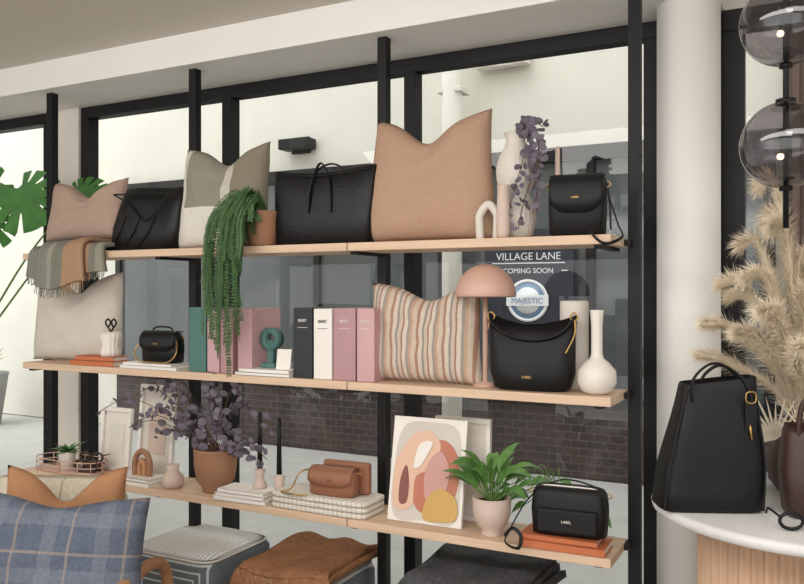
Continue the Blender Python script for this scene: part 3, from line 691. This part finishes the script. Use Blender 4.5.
sgl=E('black_sunglasses',(-.03,2.22,TZ),(0,0,.3))
for s in (-1,1): tube('rim',[(s*.034+.027*math.cos(a),0,.026+.02*math.sin(a)) for a in [i*math.pi/4 for i in range(8)]],.0045,black_m,sgl,cyc=True,n=3); tube('temple',[(s*.06,0,.035),(s*.062,.1,.03),(s*.06,.13,.01)],.003,black_m,sgl)
tube('bridge',[(-.01,0,.032),(.01,0,.032)],.003,black_m,sgl,n=1)
pv=E('pampas_grass_vase',(-.055,2.68,TZ))
lathe('vase',[(0,0),(.06,0),(.085,.03),(.09,.1),(.06,.17),(.04,.2),(.046,.22),(.04,.22),(.034,.2),(0,.15)],brown_leather,pv)
V=[];F=[];V2=[];F2=[]
specs=((-.06,-.02,.9),(.06,0,.86),(.16,.02,.78),(-.1,-.04,.72),(-.03,-.1,.76),(.1,-.1,.68),(-.14,-.08,.6),(-.08,-.12,.62),(.02,-.14,.58),(.2,-.05,.6),(-.17,-.12,.48),(-.1,-.15,.46),(.0,-.17,.42),(.14,-.14,.46),(.26,0,.5),(-.19,-.06,.38),(-.05,.04,.8),(.12,.06,.9),(-.13,.03,.56),(-.05,-.16,.52),(.05,-.12,.74),(0,-.06,.66))
for (tx,ty,tz) in specs:
    top=Vector((tx,ty,tz)); mid=Vector((tx*.3,ty*.3,.2+(tz-.2)*.5))
    droop=Vector((tx*.25+math.copysign(.02,tx),ty*.3,.02))
    C=crom([(0,0,.15),mid,top,top+droop],22); tubegeo(V2,F2,[(0,0,.15),mid,top],.002,5,n=4)
    n0=int(len(C)*.22)
    for k in range(n0,len(C)):
        s=(k-n0)/(len(C)-n0); t=(C[min(k+1,len(C)-1)]-C[k-1]).normalized()
        ww=.034+.05*math.sin(math.pi*min(1,.15+s*.8))
        for h in range(24):
            o=Vector((R(-1,1),R(-1,1),R(-1,1))).normalized()
            d=(t*1.0+o*.48).normalized(); q=t.cross(o).normalized()*.0011
            b0=len(V); p=C[k]+t*R(-.012,.012); l=ww*R(.4,1.15); m1=p+d*l*.5; e1=p+(d+o*.25).normalized()*l-Vector((0,0,l*.12))
            V+= [p-q,p+q,m1+q,m1-q,e1]; F.append((b0,b0+1,b0+2,b0+3)); F.append((b0+3,b0+2,b0+4))
obj('plumes',V,F,pampas_m,pv,smooth=False); obj('stems',V2,F2,pampas_m,pv)
V=[];F=[]
for (cx,cy,cz,an) in ((-.1,-.14,.26,-.5),(.06,-.16,.26,.3)):
    for i in range(15):
        a=an+(-1.2+2.4*i/14); leaf(V,F,(cx*.6,cy*.6,cz-.1),(math.sin(a),-.35,math.cos(a)),(0,-1,.1),R(.13,.18),.008,.3,5,.5,.6)
obj('dried_palm_fans',V,F,pampas_m,pv)

pd=E('globe_pendant_light',(-.075,2.22,0))
tube('rod',[(0,0,1.66),(0,0,2.64)],.007,black_m,pd,n=1)
lathe('ceiling_rose',[(0,2.615),(.05,2.62),(.05,2.64),(0,2.64)],black_m,pd)
for z in (2.175,1.868):
    lathe('glass_globe',[(.1085*math.sin(a)+.0005,z+.1085*math.cos(a)) for a in [i*math.pi/28 for i in range(29)]],smoke_m,pd,seg=56,caps=(False,False))
    lathe('socket',[(0,z-.02),(.014,z-.02),(.016,z+.04),(0,z+.045)],black_m,pd); lathe('collar',[(0,z+.102),(.024,z+.102),(.024,z+.114),(0,z+.116)],black_m,pd)
    lathe('lower_collar',[(0,z-.116),(.016,z-.114),(.016,z-.102),(0,z-.102)],black_m,pd)
    lathe('bulb',[(0,-.009),(.007,-.006),(.009,0),(.007,.006),(0,.009)],bulb_m,pd,(-.012,-.012,z-.03))

# ---------------------------------------------------------------- monstera
mo=E('monstera_plant',(-4.05,2.74,0))
lathe('pot',[(0,0),(.13,0),(.17,.3),(.175,.32),(.16,.32),(.15,.28),(0,.28)],ceramic_matte,mo)
def monstera(c,yaw,tilt,size,roll):
    V=[];F=[];N=144
    M_=Matrix.Rotation(yaw,4,'Z')@Matrix.Rotation(tilt,4,'X')@Matrix.Rotation(roll,4,'Y')
    V.append(Vector(c))
    for i in range(N):
        t=2*math.pi*i/N
        r=size*(.42+.2*math.cos(t)+.13*abs(math.sin(t)))
        if math.cos(t)<-.85: r*=.45
        ph=(abs(((t+math.pi)%(2*math.pi))-math.pi))
        if .25<ph<2.5 and (ph*2.3)%1<.16: r*=.5
        v=Vector((math.sin(t)*r,-.12*r*math.cos(t)*math.cos(t)-.1*abs(math.sin(t))*r,-math.cos(t)*r))
        V.append(Vector(c)+M_@v)
    for i in range(N): F.append((0,1+i,1+(i+1)%N))
    return V,F
Vs=[];Fs=[];V2=[];F2=[]
for (c,yaw,tilt,size,roll) in [((.44,-.02,2.0),.75,-.25,.34,-.5),((.28,-.1,1.88),.8,-.3,.3,.5),((.2,.0,2.06),.6,-.5,.3,1.0),((.72,.1,2.0),.7,-.7,.22,-1.2),((.78,.12,1.93),.6,-.6,.18,-1.6)]:
    V,F=monstera(c,yaw,tilt,size,roll); b0=len(Vs); Vs+=V; Fs+=[tuple(b0+q for q in f) for f in F]
    tubegeo(V2,F2,[(0,0,.28),(-.12+c[0]*.1,0,1.0),(c[0]*.5-.12,c[1],c[2]*.8),c],.008,6,n=6,taper=.5)
obj('leaves',Vs,Fs,mon_g,mo); obj('stalks',V2,F2,stem_g,mo)

# ---------------------------------------------------------------- light
w=bpy.data.worlds.new('World'); bpy.context.scene.world=w; w.use_nodes=True
bg=w.node_tree.nodes['Background']; bg.inputs[0].default_value=(.98,.98,.96,1); bg.inputs[1].default_value=2.15
def area(name,loc,rot,sx,sy,p,col=(1,.97,.94)):
    l=bpy.data.lights.new(name,'AREA'); l.shape='RECTANGLE'; l.size=sx; l.size_y=sy; l.energy=p; l.color=col
    o=bpy.data.objects.new(name,l); bpy.context.scene.collection.objects.link(o); o.location=loc; o.rotation_euler=rot
area('interior_fill_light',(-1.4,.5,2.6),(math.radians(28),0,0),3.8,.9,72)  # added off-camera fill that brightens the interior, not a real fixture
area('interior_fill_light',(.7,1.0,2.6),(math.radians(20),0,math.radians(25)),1.6,.9,24)  # second added fill, lifts the column and pampas; no lamp hangs here
s=bpy.data.lights.new('sun_soft','SUN'); s.energy=.9; s.angle=.6; so=bpy.data.objects.new('sun_soft',s); bpy.context.scene.collection.objects.link(so); so.rotation_euler=(math.radians(35),math.radians(-15),0)

cam=bpy.data.cameras.new('camera'); co=bpy.data.objects.new('camera',cam); bpy.context.scene.collection.objects.link(co)
co.location=(0,0,1.5); co.rotation_euler=(math.pi/2,0,math.radians(27.57)); cam.lens=36*800/804; cam.sensor_width=36; cam.clip_start=.02
bpy.context.scene.camera=co
bpy.context.scene.view_settings.view_transform='Standard'
